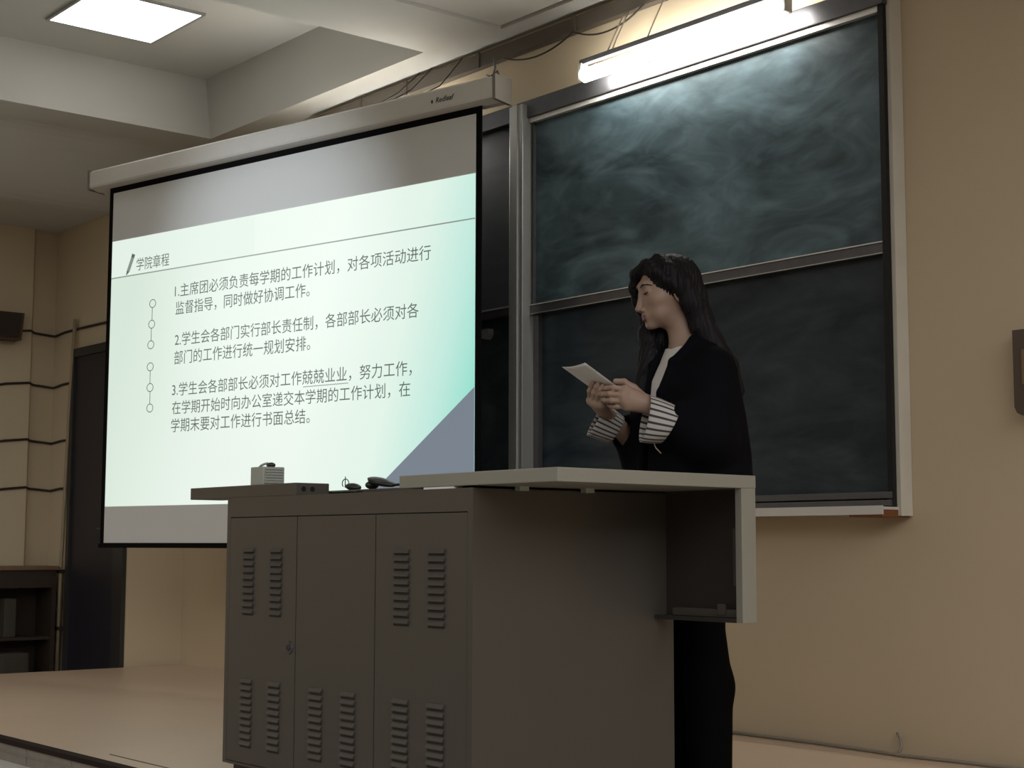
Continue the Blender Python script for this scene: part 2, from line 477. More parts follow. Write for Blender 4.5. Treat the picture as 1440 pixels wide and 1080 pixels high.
# ------------------------------------------------------------------ tube lamps over the boards
def tube_light(x0, x1, label, shade_wires=True):
    y, z = 4.565, 2.838
    t = thing('tube_light', label, 'tube light', ((x0 + x1) / 2, y, z))
    MB().tube([(x0 + 0.02, y, z), (x1 - 0.02, y, z)], 0.030, 16).build('lamp_tube', M['tube'], t, True)
    b = MB().box(x0, x1, y - 0.012, y + 0.018, z + 0.05, z + 0.074, 0.004)
    b.build('housing', M['alu_dark'], t)
    for xx in (x0, x1 - 0.022):
        MB().box(xx, xx + 0.022, y - 0.02, y + 0.024, z - 0.022, z + 0.055, 0.004).build('end_socket', M['white_paint'], t)
    for xx in ((x0 + 0.17, x0 + 0.42) if shade_wires else ()):
        wq = MB().tube([(xx, y + 0.003, z + 0.076), (xx - 0.012, y + 0.06, z + 0.17), (xx + 0.006, y + 0.09, z + 0.25), (xx - 0.02, 4.712, z + 0.29)], 0.0035, 6)
        if xx < x0 + 0.2:
            wq.tube([(xx + 0.03, y + 0.003, z + 0.076), (xx + 0.014, y + 0.05, z + 0.15), (xx + 0.025, y + 0.08, z + 0.22), (xx - 0.01, 4.712, z + 0.292)], 0.003, 6)
        wq.build('hanging_wire', M['cable_pale'], t, True)
    return t
tube_light(-5.05, -3.85, 'bright fluorescent tube lamp hanging over the right half of the chalkboard')
tube_light(-7.40, -6.20, 'fluorescent tube lamp behind the projection screen over the left board half', False)

# trunking and loose wires along the top of the front wall
tk = MB().box(-7.55, 2.9, 4.715, 4.757, 3.135, 3.205, 0.004)
tkt = thing('cable_trunking', 'dark strip of cable trunking along the top of the front wall', 'trunking', (-5.5, 4.735, 3.135))
tk.build('trunking_strip', M['trunk'], tkt)
for xx in (-7.05, -6.62, -6.0, -5.28, -4.7):
    MB().box(xx, xx + 0.03, 4.706, 4.716, 3.130, 3.21, 0.003).build('clip', M['trunk'], tkt)
def droop(a, b, sag, n=14):
    a, b = Vector(a), Vector(b)
    return [a.lerp(b, k / n) - Vector((0, 0, sag * 4 * (k / n) * (1 - k / n))) for k in range(n + 1)]
cb = MB().tube(droop((-5.75, 4.696, 3.12), (-5.25, 4.696, 3.125), 0.05) + droop((-5.25, 4.696, 3.125), (-4.78, 4.696, 3.13), 0.06)[1:], 0.0042, 6)
tag(cb.build('wire', M['cable'], None, True), 'black wire sagging under the trunking left of the hanging tube lamp', 'wire')

# ------------------------------------------------------------------ projection screen
ang = math.radians(11.975)
SL = (-8.171, 3.781, 0.0)
sc = thing('projection_screen', 'pulled-down projection screen showing a pale green text slide', 'projection screen', (SL[0], SL[1], 0.745), ang, local=True)
Z0 = 0.745
def SB(): return MB()
def zz(v): return v - Z0
# housing: a long rounded case, its lower lip proud
hb = MB().prism([(-0.045, zz(2.775)), (-0.05, zz(2.785)), (-0.05, zz(2.865)), (-0.035, zz(2.878)), (0.06, zz(2.878)), (0.06, zz(2.765)), (0.01, zz(2.762))], 0, -0.125, 2.845)
hb.build('housing', M['white_paint'], sc)
for a_, b_ in ((2.845, 2.862), (-0.14, -0.125)):
    MB().prism([(-0.053, zz(2.765)), (-0.055, zz(2.88)), (0.065, zz(2.88)), (0.065, zz(2.757))], 0, a_, b_).build('end_cap', M['cap'], sc)
fb = MB().box(0.0, 2.74, 0.0, 0.004, zz(0.75), zz(2.765))
fb.build('border', M['black'], sc)
fbm = MB().box(0.036, 2.706, -0.002, 0.0, zz(0.762), zz(2.731)).build('screen_fabric', M['fabric'], sc)
MB().box(0.0, 2.74, -0.012, 0.014, zz(0.735), zz(0.757), 0.004).build('bottom_bar', M['black'], sc)
# the slide
def slide_mat():
    m = mat('projected_slide', (0.12, 0.12, 0.12, 1), 0.9)
    nt, b = nodes_of(m)
    tc = nt.nodes.new('ShaderNodeTexCoord')
    sp = nt.nodes.new('ShaderNodeSeparateXYZ')
    nt.links.new(tc.outputs['Object'], sp.inputs[0])
    mr_ = nt.nodes.new('ShaderNodeMapRange')
    mr_.inputs['From Min'].default_value = 0.04; mr_.inputs['From Max'].default_value = 2.708
    ad = nt.nodes.new('ShaderNodeMath'); ad.operation = 'MULTIPLY_ADD'
    nt.links.new(sp.outputs['Z'], ad.inputs[0]); ad.inputs[1].default_value = -0.30
    nt.links.new(sp.outputs['X'], ad.inputs[2])
    a2 = nt.nodes.new('ShaderNodeMath'); a2.operation = 'ADD'
    nt.links.new(ad.outputs[0], a2.inputs[0]); a2.inputs[1].default_value = 0.22
    nt.links.new(a2.outputs[0], mr_.inputs['Value'])
    rp = nt.nodes.new('ShaderNodeValToRGB')
    cr = rp.color_ramp
    cr.elements[0].position = 0.0; cr.elements[0].color = srgb(216, 234, 220)
    cr.elements[1].position = 1.0; cr.elements[1].color = srgb(145, 226, 208)
    for p_, c_ in ((0.30, (234, 246, 236)), (0.58, (240, 251, 242)), (0.80, (228, 247, 236)), (0.92, (192, 236, 224))):
        e = cr.elements.new(p_); e.color = srgb(*c_)
    nt.links.new(mr_.outputs[0], rp.inputs[0])
    nt.links.new(rp.outputs[0], b.inputs['Emission Color'])
    b.inputs['Emission Strength'].default_value = SLIDE_POWER
    return m
M['slide'] = slide_mat()
M['slide_tri'] = mat('projected_triangle', (0.12, 0.12, 0.12, 1), 0.9, emit=srgb(122, 136, 152), estr=0.75)
M['slide_head'] = mat('projected_header', (0.12, 0.12, 0.12, 1), 0.9, emit=srgb(230, 244, 233), estr=SLIDE_POWER)
M['slide_text'] = mat('projected_letters', (0.06, 0.065, 0.06, 1), 0.9, emit=srgb(92, 106, 100), estr=0.8)
M['slide_grey'] = mat('projected_grey', (0.2, 0.2, 0.2, 1), 0.9, emit=srgb(150, 165, 158), estr=0.6)
sl = MB().box(0.040, 2.706, -0.0035, -0.002, zz(0.962), zz(2.452)).build('slide_image', M['slide'], sc)
t1 = MB().prism([(2.03, zz(0.963)), (2.7055, zz(0.963)), (2.7055, zz(1.465))], 1, -0.0045, -0.0035).build('slide_corner', M['slide_tri'], sl)
MB().box(0.0405, 1.22, -0.0042, -0.0035, zz(2.245), zz(2.451)).build('slide_header', M['slide_head'], sl)
MB().box(0.0405, 2.7055, -0.0048, -0.0042, zz(2.238), zz(2.244)).build('slide_rule', M['slide_grey'], sl)
LINES = [('1.主席团必须负责每学期的工作计划，对各项活动进行', 0.597, 2.438, 2.078, 2.152),
         ('监督指导，同时做好协调工作。', 0.606, 1.635, 1.982, 2.056),
         ('2.学生会各部门实行部长责任制，各部部长必须对各', 0.607, 2.365, 1.812, 1.886),
         ('部门的工作进行统一规划安排。', 0.605, 1.645, 1.714, 1.788),
         ('3.学生会各部部长必须对工作兢兢业业，努力工作，', 0.594, 2.325, 1.542, 1.616),
         ('在学期开始时向办公室递交本学期的工作计划，在', 0.597, 2.316, 1.444, 1.518),
         ('学期末要对工作进行书面总结。', 0.593, 1.650, 1.350, 1.424)]
for b_, x0, x1, z0, z1 in LINES:
    text_mesh(b_, x0, x1, zz(z0), zz(z1), 'text_line', M['slide_text'], sl, y=-0.0055, bold=0.0)
text_mesh('学院章程', 0.262, 0.542, zz(2.262), zz(2.333), 'slide_title', M['slide_text'], sl, y=-0.0055)
# wavy proofing line below the four doubled characters
q = MB()
q.tube([(1.60 + 0.31 * k / 40, -0.005, zz(1.533) + 0.002 * (1 if k % 2 else -1)) for k in range(41)], 0.0016, 4)
q.build('slide_underline', M['slide_text'], sl)
# two strings of three circles
for us, zs in (((0.411, 0.407, 0.404), (2.065, 1.951, 1.838)), ((0.404, 0.407, 0.410), (1.717, 1.603, 1.491))):
    q = MB()
    for u_, z_ in zip(us, zs):
        q.tube([(u_ + 0.026 * math.cos(a_ * math.pi / 14), -0.005, zz(z_) + 0.022 * math.sin(a_ * math.pi / 14)) for a_ in range(29)], 0.0022, 4)
    for k in (0, 1):
        q.box((us[k] + us[k + 1]) / 2 - 0.0018, (us[k] + us[k + 1]) / 2 + 0.0018, -0.0055, -0.0045, zz(zs[k + 1] + 0.023), zz(zs[k] - 0.023))
    q.build('slide_circles', M['slide_text'], sl)
# pencil icon
q = MB()
q.prism([(0.172, zz(2.245)), (0.178, zz(2.275)), (0.222, zz(2.362)), (0.245, zz(2.352)), (0.202, zz(2.266))], 1, -0.0050, -0.0042)
q.build('slide_pencil', M['slide_grey'], sl)
q = MB()
q.prism([(0.172, zz(2.245)), (0.178, zz(2.272)), (0.200, zz(2.264))], 1, -0.0056, -0.0050)
q.prism([(0.214, zz(2.346)), (0.222, zz(2.364)), (0.247, zz(2.354)), (0.238, zz(2.336))], 1, -0.0056, -0.0050)
q.build('slide_pencil_tip', M['slide_text'], sl)
# maker's mark on the housing
text_mesh('Redleaf', 2.500, 2.615, zz(2.806), zz(2.832), 'brand_mark', M['print'], sc, y=-0.0508, shear=0.25, bold=0.02)
q = MB()
q.prism([(2.470, zz(2.816)), (2.478, zz(2.828)), (2.486, zz(2.816)), (2.478, zz(2.805))], 1, -0.0508, -0.0498)
q.build('brand_emblem', M['print'], sc)
# suspension bits
q = MB()
for u_ in (2.80,):
    q.tube([(u_, 0.0, zz(2.876)), (u_ + 0.01, 0.01, zz(2.93)), (u_ - 0.005, 0.02, zz(2.985))], 0.005, 6)
    q.tube([(u_ - 0.03, 0.0, zz(2.90)), (u_ + 0.0, -0.01, zz(2.885)), (u_ + 0.03, 0.0, zz(2.91)), (u_ + 0.04, 0.01, zz(2.87))], 0.006, 6)
q.build('hanger', M['alu_dark'], sc, True)
for w_ in ([(2.30, 0.01, zz(2.876)), (2.36, 0.14, zz(2.96)), (2.40, 0.26, zz(3.12))], [(2.10, 0.01, zz(2.876)), (2.12, 0.2, zz(3.0)), (2.13, 0.34, zz(3.14))], [(2.02, 0.01, zz(2.876)), (2.03, 0.2, zz(3.0)), (2.03, 0.36, zz(3.14))]):
    MB().tube(w_, 0.003, 6).build('suspension_wire', M['cable'], sc, True)

# ------------------------------------------------------------------ lectern
LXa, LXb, LYa, LYb, LZ = -4.590, -3.277, 2.571, 3.325, 0.905
lt = thing('lectern', 'grey-brown steel teaching lectern with louvred doors on the stage', 'lectern', ((LXa + LXb) / 2, (LYa + LYb) / 2, 0.0))
bd = MB().box(LXa, LXb, LYa + 0.006, LYb, 0.05, LZ, 0.004)
bd.build('cabinet_body', M['steel'], lt)
MB().box(LXa + 0.02, LXb - 0.02, LYa + 0.03, LYb - 0.02, 0.0, 0.05).build('plinth', M['steel_dark'], lt)
fr = MB().box(LXa, LXa + 0.022, LYa, LYa + 0.008, 0.05, LZ).box(LXb - 0.022, LXb, LYa, LYa + 0.008, 0.05, LZ)
fr.box(LXa + 0.022, LXb - 0.022, LYa, LYa + 0.008, 0.842, LZ).box(LXa + 0.022, LXb - 0.022, LYa, LYa + 0.008, 0.05, 0.058)
fr.build('front_frame', M['steel'], lt)
MB().box(LXa + 0.022, LXb - 0.022, LYa + 0.0045, LYa + 0.007, 0.058, 0.842).build('door_gap', M['dark_gap'], lt)
def louvre(x0, x1, ztop, n=10, pitch=0.0218):
    b = MB()
    for k in range(n):
        z = ztop - k * pitch
        y = LYa - 0.0003
        gap = (y - 0.0012, z - 0.0195, z - 0.0125)
        b.prism([(y + 0.002, z), (y - 0.0015, z - 0.0005), (y - 0.0075, z - 0.0095), (y - 0.0075, z - 0.0125), (y + 0.002, z - 0.0125)], 0, x0, x1)
        b.box(x0 + 0.001, x1 - 0.001, gap[0], y + 0.002, gap[1], gap[2])  # dark plate standing in for the shade beneath each slat
    return b
doors = [(-4.567, -4.157), (-4.153, -3.731), (-3.727, -3.300)]
cols = {0: [(-4.479, -4.411), (-4.310, -4.241)], 1: [(-4.071, -3.999), (-3.897, -3.824)], 2: [(-3.636, -3.562), (-3.473, -3.397)]}
for i, (a, b) in enumerate(doors):
    dd = MB().box(a, b, LYa, LYa + 0.0065, 0.060, 0.839, 0.001).build('door', M['steel'], lt)
    for x0, x1 in cols[i]:
        for zt in ((0.325,) if i == 1 else (0.742, 0.325)):
            lv = louvre(x0, x1, zt).build('louvre_vent', M['steel'], dd)
            lv.data.materials.append(M['slot_shade'])
            for pq in lv.data.polygons:
                pq.material_index = 1 if pq.index % 13 >= 7 else 0
    if i == 0:
        lk = MB().tube([(-4.190, LYa + 0.002, 0.437), (-4.190, LYa - 0.004, 0.437)], [0.021, 0.019], 18)
        lk.tube([(-4.190, LYa - 0.004, 0.437), (-4.190, LYa - 0.008, 0.437)], 0.010, 14)
        lk.build('lock', M['alu_dark'], dd)
        MB().box(-4.192, -4.188, LYa - 0.0088, LYa - 0.007, 0.430, 0.444).build('keyhole', M['dark_gap'], dd)
# sliding lid pieces on top
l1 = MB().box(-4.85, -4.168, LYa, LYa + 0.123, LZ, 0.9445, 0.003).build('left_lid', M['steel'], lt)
for yy in (2.60, 2.632):
    MB().tube([(-4.1672, yy, 0.925), (-4.1685, yy, 0.925)], 0.0085, 14).build('socket_hole', M['dark_gap'], l1)
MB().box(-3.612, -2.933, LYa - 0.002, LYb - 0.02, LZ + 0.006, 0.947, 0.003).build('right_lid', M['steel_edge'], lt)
q = MB().box(-3.50, -3.36, LYa + 0.001, LYa + 0.03, LZ, LZ + 0.006)
q.build('lid_gap_light', M['paper'], lt)  # white strip standing in for light seen through the gap under the lid
for yy in (2.712, 2.953):
    MB().box(-3.272, -3.25, yy, yy + 0.032, LZ - 0.006, LZ + 0.006).build('lid_runner', M['plastic_grey'], lt)
q = MB().box(-4.40, -3.70, 2.76, 3.15, LZ, 0.926, 0.003)
q.build('control_tray', M['steel'], lt)
# hanging rear bay to the right of the cabinet
q = MB()
q.box(-2.957, -2.933, 3.245, 3.303, 0.540, LZ + 0.006, 0.002)
q.build('bay_post', M['steel_edge'], lt)
MB().box(-3.2765, -2.957, 3.245, 3.303, 0.540, 0.552, 0.001).build('bay_bottom', M['steel_dark'], lt)
MB().box(-3.277, -2.957, 3.296, 3.303, 0.552, LZ + 0.006).build('bay_back', M['steel_dark'], lt)  # darker steel carries the shade inside the bay
q = MB().box(-3.22, -2.965, 3.262, 3.296, 0.553, 0.575, 0.002).box(-3.04, -3.01, 3.258, 3.262, 0.56, 0.59).box(-2.99, -2.960, 3.27, 3.296, 0.64, 0.80)
q.build('bay_bracket', M['steel'], lt)

# things on the lectern
t = thing('power_adapter', 'small pale grey ribbed box standing on the left end of the lectern', 'box', (-4.44, 2.635, 0.9445))
q = MB().box(-4.482, -4.402, 2.592, 2.672, 0.9445, 1.004, 0.004)
q.build('case', M['plastic_grey'], t)
for k in range(6):
    MB().box(-4.402, -4.398, 2.597, 2.667, 0.951 + k * 0.0088, 0.9555 + k * 0.0088).build('rib', M['plastic_grey'], t)
q = MB().tube([(-4.475, 2.62, 1.003), (-4.462, 2.62, 1.010), (-4.445, 2.622, 1.0145), (-4.43, 2.624, 1.016)], 0.004, 8)
q.build('strap', M['plastic_grey'], t, True)
q = MB().ellipsoid((-4.418, 2.63, 1.010), (0.018, 0.014, 0.009))
q.build('knob', M['plastic_dark'], t, True)

t = thing('clip_microphone', 'small dark clip microphone with a wire loop on the lectern tray', 'microphone', (-4.21, 2.80, 0.926))
q = MB().ellipsoid((-4.198, 2.805, 0.9375), (0.034, 0.022, 0.0125), rot=Matrix.Rotation(0.12, 3, 'Y'))
q.build('body', M['plastic_dark'], t, True)
q = MB().tube([(-4.236 + 0.019 * math.cos(a * math.pi / 8), 2.80, 0.950 + 0.014 * math.sin(a * math.pi / 8)) for a in range(-2, 11)], 0.0016, 6)
q.tube([(-4.238, 2.80, 0.936), (-4.237, 2.80, 0.972)], 0.0016, 6)
q.build('wire_loop', M['plastic_dark'], t, True)
t = thing('remote_control', 'flat black remote lying at the front edge of the lectern top', 'remote', (-4.13, 2.72, LZ))
MB().box(-4.20, -4.05, 2.70, 2.745, LZ, LZ + 0.013, 0.004).build('case', M['black'], t)
q = MB()
for k in range(6):
    q.box(-4.19 + k * 0.022, -4.178 + k * 0.022, 2.712, 2.73, LZ + 0.0125, LZ + 0.0145)
q.build('buttons', M['plastic_grey'], t)
t = thing('handset', 'dark rounded handset lying tilted beside the right lectern lid', 'handset', (-4.03, 2.80, 0.926))
R_ = Matrix.Rotation(math.radians(9), 3, 'Y')
q = MB().ellipsoid((-4.030, 2.80, 0.9465), (0.068, 0.03, 0.0115), 24, 14, R_)
q.build('body', M['plastic_dark'], t, True)
q = MB().ellipsoid((-4.040, 2.795, 0.9535), (0.052, 0.027, 0.010), 24, 14, R_)
q.build('cover', M['alu_dark'], t, True)
q = MB().ellipsoid((-4.085, 2.80, 0.940), (0.016, 0.024, 0.0135), 16, 10)
q.build('head', M['plastic_dark'], t, True)
q = MB().tube([(-3.975, 2.798, 0.937), (-3.93, 2.798, 0.938), (-3.90, 2.795, 0.933), (-3.86, 2.79, 0.930), (-3.80, 2.79, 0.930)], 0.0045, 8)
q.build('cord', M['plastic_dark'], t, True)

# ------------------------------------------------------------------ the left corner
for z_, lab in ((2.19, 'topmost of the four dark cables across the left corner, above the door'), (1.833, 'second dark cable from the top beside the dark door'),
                (1.449, 'third dark cable from the top beside the dark door'), (1.125, 'lowest of the four dark cables beside the dark door')):
    ys = 3.9
    pts = [(LX + 0.062, ys, z_ - 0.03), (LX + 0.062, 4.02, z_ - 0.005), (LX + 0.062, 4.18, z_ + 0.012), (LX + 0.012, 4.23, z_ + 0.004), (LX + 0.008, 4.36, z_ - 0.006), (LX + 0.03, 4.372, z_ - 0.008), (-10.1, 4.372, z_ + 0.003), (-9.93, 4.372, z_ + 0.006)]
    if z_ > 1.3: pts = [(LX + 0.048, 1.6, z_ - 0.02), (LX + 0.056, 2.9, z_ - 0.035)] + pts
    if z_ > 2: pts += [(-9.5, 4.372, z_ + 0.003), (-9.07, 4.372, z_)]
    tag(MB().tube(pts, 0.0085, 6).build('cable', M['cable'], None, True), lab, 'cable', 'dark cables across the left corner')
t = thing('conduit_pipe', 'thin pale vertical pipe beside the dark door', 'pipe', (-9.95, 4.362, FZ))
MB().tube([(-9.885, 4.350, 2.26), (-9.925, 4.345, 1.6), (-9.945, 4.342, 1.0), (-9.966, 4.34, 0.6), (-9.985, 4.34, FZ)], 0.013, 10).build('pipe', M['pipe'], t, True)
for z_ in (0.565, 0.19):
    MB().box(-10.01, -9.94, 4.322, 4.365, z_, z_ + 0.022).build('pipe_clip', M['cable'], t)
# brown box on the left wall
t = thing('wall_speaker', 'brown box-shaped loudspeaker high on the left wall', 'speaker', (-10.13, 3.9, 2.11))
q = MB().prism([(LX + 0.056, 2.115), (LX + 0.056, 2.315), (-10.07, 2.295), (-10.11, 2.115)], 1, 3.55, 4.075)
q.build('case', M['brown_box'], t)
MB().prism([(-10.1, 2.13), (-10.066, 2.29), (-10.060, 2.29), (-10.096, 2.13)], 1, 3.57, 4.055).build('grille', M['wood'], t)
# old table in the corner
t = thing('wooden_cabinet', 'dark brown open wooden cabinet in the left corner below the cables', 'cabinet', (-10.1, 3.75, FZ))
MB().box(-10.21, -9.93, 3.2, 4.315, 0.585, 0.612, 0.004).build('top', M['wood_top'], t)
MB().box(-10.20, -9.95, 4.275, 4.305, FZ, 0.585).build('side_panel', M['wood'], t)
MB().box(-10.20, -9.95, 3.22, 3.25, FZ, 0.585).build('side_panel', M['wood'], t)
MB().box(-9.965, -9.945, 3.25, 4.275, 0.47, 0.585).build('apron', M['wood'], t)
MB().box(-10.21, -10.20, 3.22, 4.305, FZ, 0.585).build('back_panel', M['wood'], t)
MB().box(-10.19, -9.97, 3.25, 4.275, 0.13, 0.15).build('shelf', M['wood'], t)
tag(MB().box(-10.15, -10.00, 3.98, 4.06, 0.15, 0.40, 0.01).build('paper_bundle', M['paper_old'], None), 'faded upright paper bundle on the shelf of the brown cabinet', 'papers')
tag(MB().box(-10.15, -10.0, 3.96, 4.16, FZ, 0.05, 0.03).build('cloth_bag', M['paper_old'], None), 'dull crumpled bag at the bottom of the brown cabinet', 'bag')

# ------------------------------------------------------------------ right wall bits
t = thing('wall_box', 'brown wall-mounted box with rounded lower corner at the right picture edge', 'wall box', (-2.86, 4.72, 1.20))
q = MB().prism([(-3.0, 1.49), (-3.0, 1.225), (-2.99, 1.205), (-2.97, 1.195), (-2.72, 1.195), (-2.70, 1.21), (-2.70, 1.49)], 1, 4.70, WY - 0.0005)
q.build('case', M['brown_plate'], t)
MB().box(-2.965, -2.735, 4.694, 4.70, 1.30, 1.42, 0.002).build('face_plate', M['wood_top'], t)
q = MB()
q.tube([(-4.55, 4.742, 0.008), (-4.2, 4.745, 0.008), (-3.95, 4.74, 0.009), (-3.7, 4.725, 0.008), (-3.5, 4.70, 0.008), (-3.3, 4.72, 0.008), (-2.9, 4.74, 0.008), (-2.2, 4.744, 0.008)], 0.007, 6)
q.tube([(-3.52, 4.705, 0.010), (-3.515, 4.72, 0.03), (-3.53, 4.738, 0.06), (-3.55, 4.745, 0.08)], 0.005, 6)
tag(q.build('floor_cable', M['cable_pale'], None, True), 'thin cable lying along the foot of the wall right of the lectern', 'cable')

# ------------------------------------------------------------------ the speaker
# implicit surfaces: rounded shapes blended on a grid, then meshed as one continuous skin
class Field:
    def __init__(self, xs, ys, zs):
        self.ax = [np.asarray(a, dtype=np.float32) for a in (xs, ys, zs)]
        self.d = np.full([len(a) for a in self.ax], 0.2, dtype=np.float32)
    def sub(self, lo, hi):
        sl = []
        for a, l, h in zip(self.ax, lo, hi):
            i0 = max(0, int(np.searchsorted(a, l)) - 1); i1 = min(len(a), int(np.searchsorted(a, h)) + 1)
            if i1 - i0 < 1: return None
            sl.append(slice(i0, i1))
        return tuple(sl)
    def pts(self, sl):
        return np.meshgrid(*[a[s] for a, s in zip(self.ax, sl)], indexing='ij', sparse=True)
    def put(self, fn, lo, hi, k=0.01, op='add', pad=0.03):
        lo = [v - pad - k for v in lo]; hi = [v + pad + k for v in hi]
        sl = self.sub(lo, hi)
        if sl is None: return
        X, Y, Z = self.pts(sl)
        b = fn(X, Y, Z)
        a = self.d[sl]
        if op == 'add':
            h = np.maximum(k - np.abs(a - b), 0) / k
            self.d[sl] = np.minimum(a, b) - h * h * k * 0.25
        else:
            b = -b
            h = np.maximum(k - np.abs(a - b), 0) / k
            self.d[sl] = np.maximum(a, b) + h * h * k * 0.25
    def ball(self, c, r, k=0.01, op='add'):
        self.put(lambda X, Y, Z: np.sqrt((X - c[0]) ** 2 + (Y - c[1]) ** 2 + (Z - c[2]) ** 2) - r, [v - r for v in c], [v + r for v in c], k, op)
    def cone(self, a, b, ra, rb, k=0.01, op='add'):
        a = np.array(a, float); b = np.array(b, float); ba = b - a; L2 = float(ba @ ba) + 1e-12
        def fn(X, Y, Z):
            t = np.clip(((X - a[0]) * ba[0] + (Y - a[1]) * ba[1] + (Z - a[2]) * ba[2]) / L2, 0, 1)
            return np.sqrt((X - a[0] - t * ba[0]) ** 2 + (Y - a[1] - t * ba[1]) ** 2 + (Z - a[2] - t * ba[2]) ** 2) - (ra + (rb - ra) * t)
        r = max(ra, rb)
        self.put(fn, np.minimum(a, b) - r, np.maximum(a, b) + r, k, op)
    def chain(self, pts, rs, k=0.01, op='add'):
        for i in range(len(pts) - 1):
            self.cone(pts[i], pts[i + 1], rs[i], rs[i + 1], k, op)
    def ell(self, c, r, fr, k=0.01, op='add'):
        """ellipsoid with half axes r along the three rows of fr"""
        c = np.array(c, float); E = np.array(fr, float)
        def fn(X, Y, Z):
            q = [(X - c[0]) * E[i][0] + (Y - c[1]) * E[i][1] + (Z - c[2]) * E[i][2] for i in range(3)]
            k0 = np.sqrt(sum((q[i] / r[i]) ** 2 for i in range(3))); k1 = np.sqrt(sum((q[i] / r[i] ** 2) ** 2 for i in range(3))) + 1e-9
            return k0 * (k0 - 1) / k1
        R = max(r)
        self.put(fn, c - R, c + R, k, op)
    def mesh(self):
        d = self.d
        s = d < 0
        n = [m - 1 for m in d.shape]
        def cor(a, i, j, k): return a[i:n[0] + i, j:n[1] + j, k:n[2] + k]
        cnt = np.zeros(n, dtype=np.int8)
        for i in (0, 1):
            for j in (0, 1):
                for k in (0, 1): cnt += cor(s, i, j, k)
        act = np.argwhere((cnt > 0) & (cnt < 8))
        idx = np.full(n, -1, dtype=np.int32)
        idx[act[:, 0], act[:, 1], act[:, 2]] = np.arange(len(act))
        pos = np.zeros((len(act), 3)); num = np.zeros(len(act))
        C8 = [(i, j, k) for i in (0, 1) for j in (0, 1) for k in (0, 1)]
        for a in C8:
            for axn in range(3):
                if a[axn]: continue
                b = list(a); b[axn] = 1
                pa = act + np.array(a); pb = act + np.array(b)
                da = d[pa[:, 0], pa[:, 1], pa[:, 2]]; db = d[pb[:, 0], pb[:, 1], pb[:, 2]]
                cr = (da < 0) != (db < 0)
                t = np.where(cr, da / np.where(cr, da - db, 1), 0)
                A = np.stack([self.ax[q][pa[:, q]] for q in range(3)], 1); B = np.stack([self.ax[q][pb[:, q]] for q in range(3)], 1)
                pos += np.where(cr[:, None], A + (B - A) * t[:, None], 0); num += cr
        pos /= num[:, None]
        faces = []
        for axn in range(3):
            u, v = [(1, 2), (2, 0), (0, 1)][axn]
            s0 = [slice(None)] * 3; s1 = [slice(None)] * 3
            s0[axn] = slice(0, -1); s1[axn] = slice(1, None)
            e = np.argwhere(s[tuple(s0)] != s[tuple(s1)])
            e = e[(e[:, u] > 0) & (e[:, v] > 0) & (e[:, u] < n[u]) & (e[:, v] < n[v])]
            ins = s[e[:, 0], e[:, 1], e[:, 2]]
            def cell(du, dv):
                q = e.copy(); q[:, u] += du; q[:, v] += dv
                return idx[q[:, 0], q[:, 1], q[:, 2]]
            f = np.stack([cell(-1, -1), cell(0, -1), cell(0, 0), cell(-1, 0)], 1)
            f[~ins] = f[~ins][:, ::-1]
            faces.append(f)
        faces = np.concatenate(faces)
        faces = faces[(faces >= 0).all(1)]
        return pos, faces

def grid(lo, hi, h): return np.arange(lo, hi + h, h)

def field_mesh(F, name, m, parent):
    v, f = F.mesh()
    me = bpy.data.meshes.new(name)
    me.vertices.add(len(v)); me.vertices.foreach_set('co', v.astype(np.float32).ravel())
    me.loops.add(len(f) * 4); me.loops.foreach_set('vertex_index', f.astype(np.int32).ravel())
    me.polygons.add(len(f)); me.polygons.foreach_set('loop_start', np.arange(0, len(f) * 4, 4, dtype=np.int32))
    me.update(calc_edges=True); me.validate()
    o = link(name, me, m, parent, True)
    return o, v, f

SC = 1.02
def pt(x, z, y=0.0):
    """x to the picture right, z up, y away; lengths allow for the nearer side looking bigger"""
    s = 1 + y / 4.85
    return np.array(((x + 0.53) * s - 0.53, y, 0.75 + (z - 0.75) * s)) * SC

P = thing('person', 'woman in a black coat with striped cuffs reading from a paper behind the lectern', 'person', (-3.412 * SC, 3.5 * SC, 0.75 - 0.75 * SC), YAW, local=True)

# torso frame: forward, left, up
th = math.radians(30)
tf = np.array((-math.cos(th), -math.sin(th), 0)); tl = np.array((math.sin(th), -math.cos(th), 0)); tu = np.array((0, 0, 1.0))
TC = np.array((0.022, 0.0, 0.0))
def tp(f, l, z): return (TC + tf * f + tl * l + tu * z) * SC
# head frame
hy, hp = math.radians(13), math.radians(7)
hf = np.array((-math.cos(hy) * math.cos(hp), -math.sin(hy) * math.cos(hp), -math.sin(hp)))
hl = np.array((math.sin(hy), -math.cos(hy), 0)); hu = np.cross(hf, hl)
HC = pt(-0.040, 1.552, 0)
def hd_(f, l, u): return HC + (hf * f + hl * l + hu * u) * SC
HF = (hf, hl, hu)

# --- joints of the arms
shL, shR = tp(0.0, 0.138, 1.300), tp(0.0, -0.138, 1.300)
elL, wrL = pt(0.085, 1.085, -0.215), pt(-0.092, 1.188, -0.185)
elR, wrR = pt(-0.10, 1.02, 0.10), pt(-0.232, 1.160, -0.035)

body = Field(grid(-0.38, 0.22, 0.0025), grid(-0.30, 0.24, 0.0025), np.concatenate((np.arange(-0.01, 1.12, 0.012), np.arange(1.12, 1.70, 0.0025))))
B = body
s_ = SC
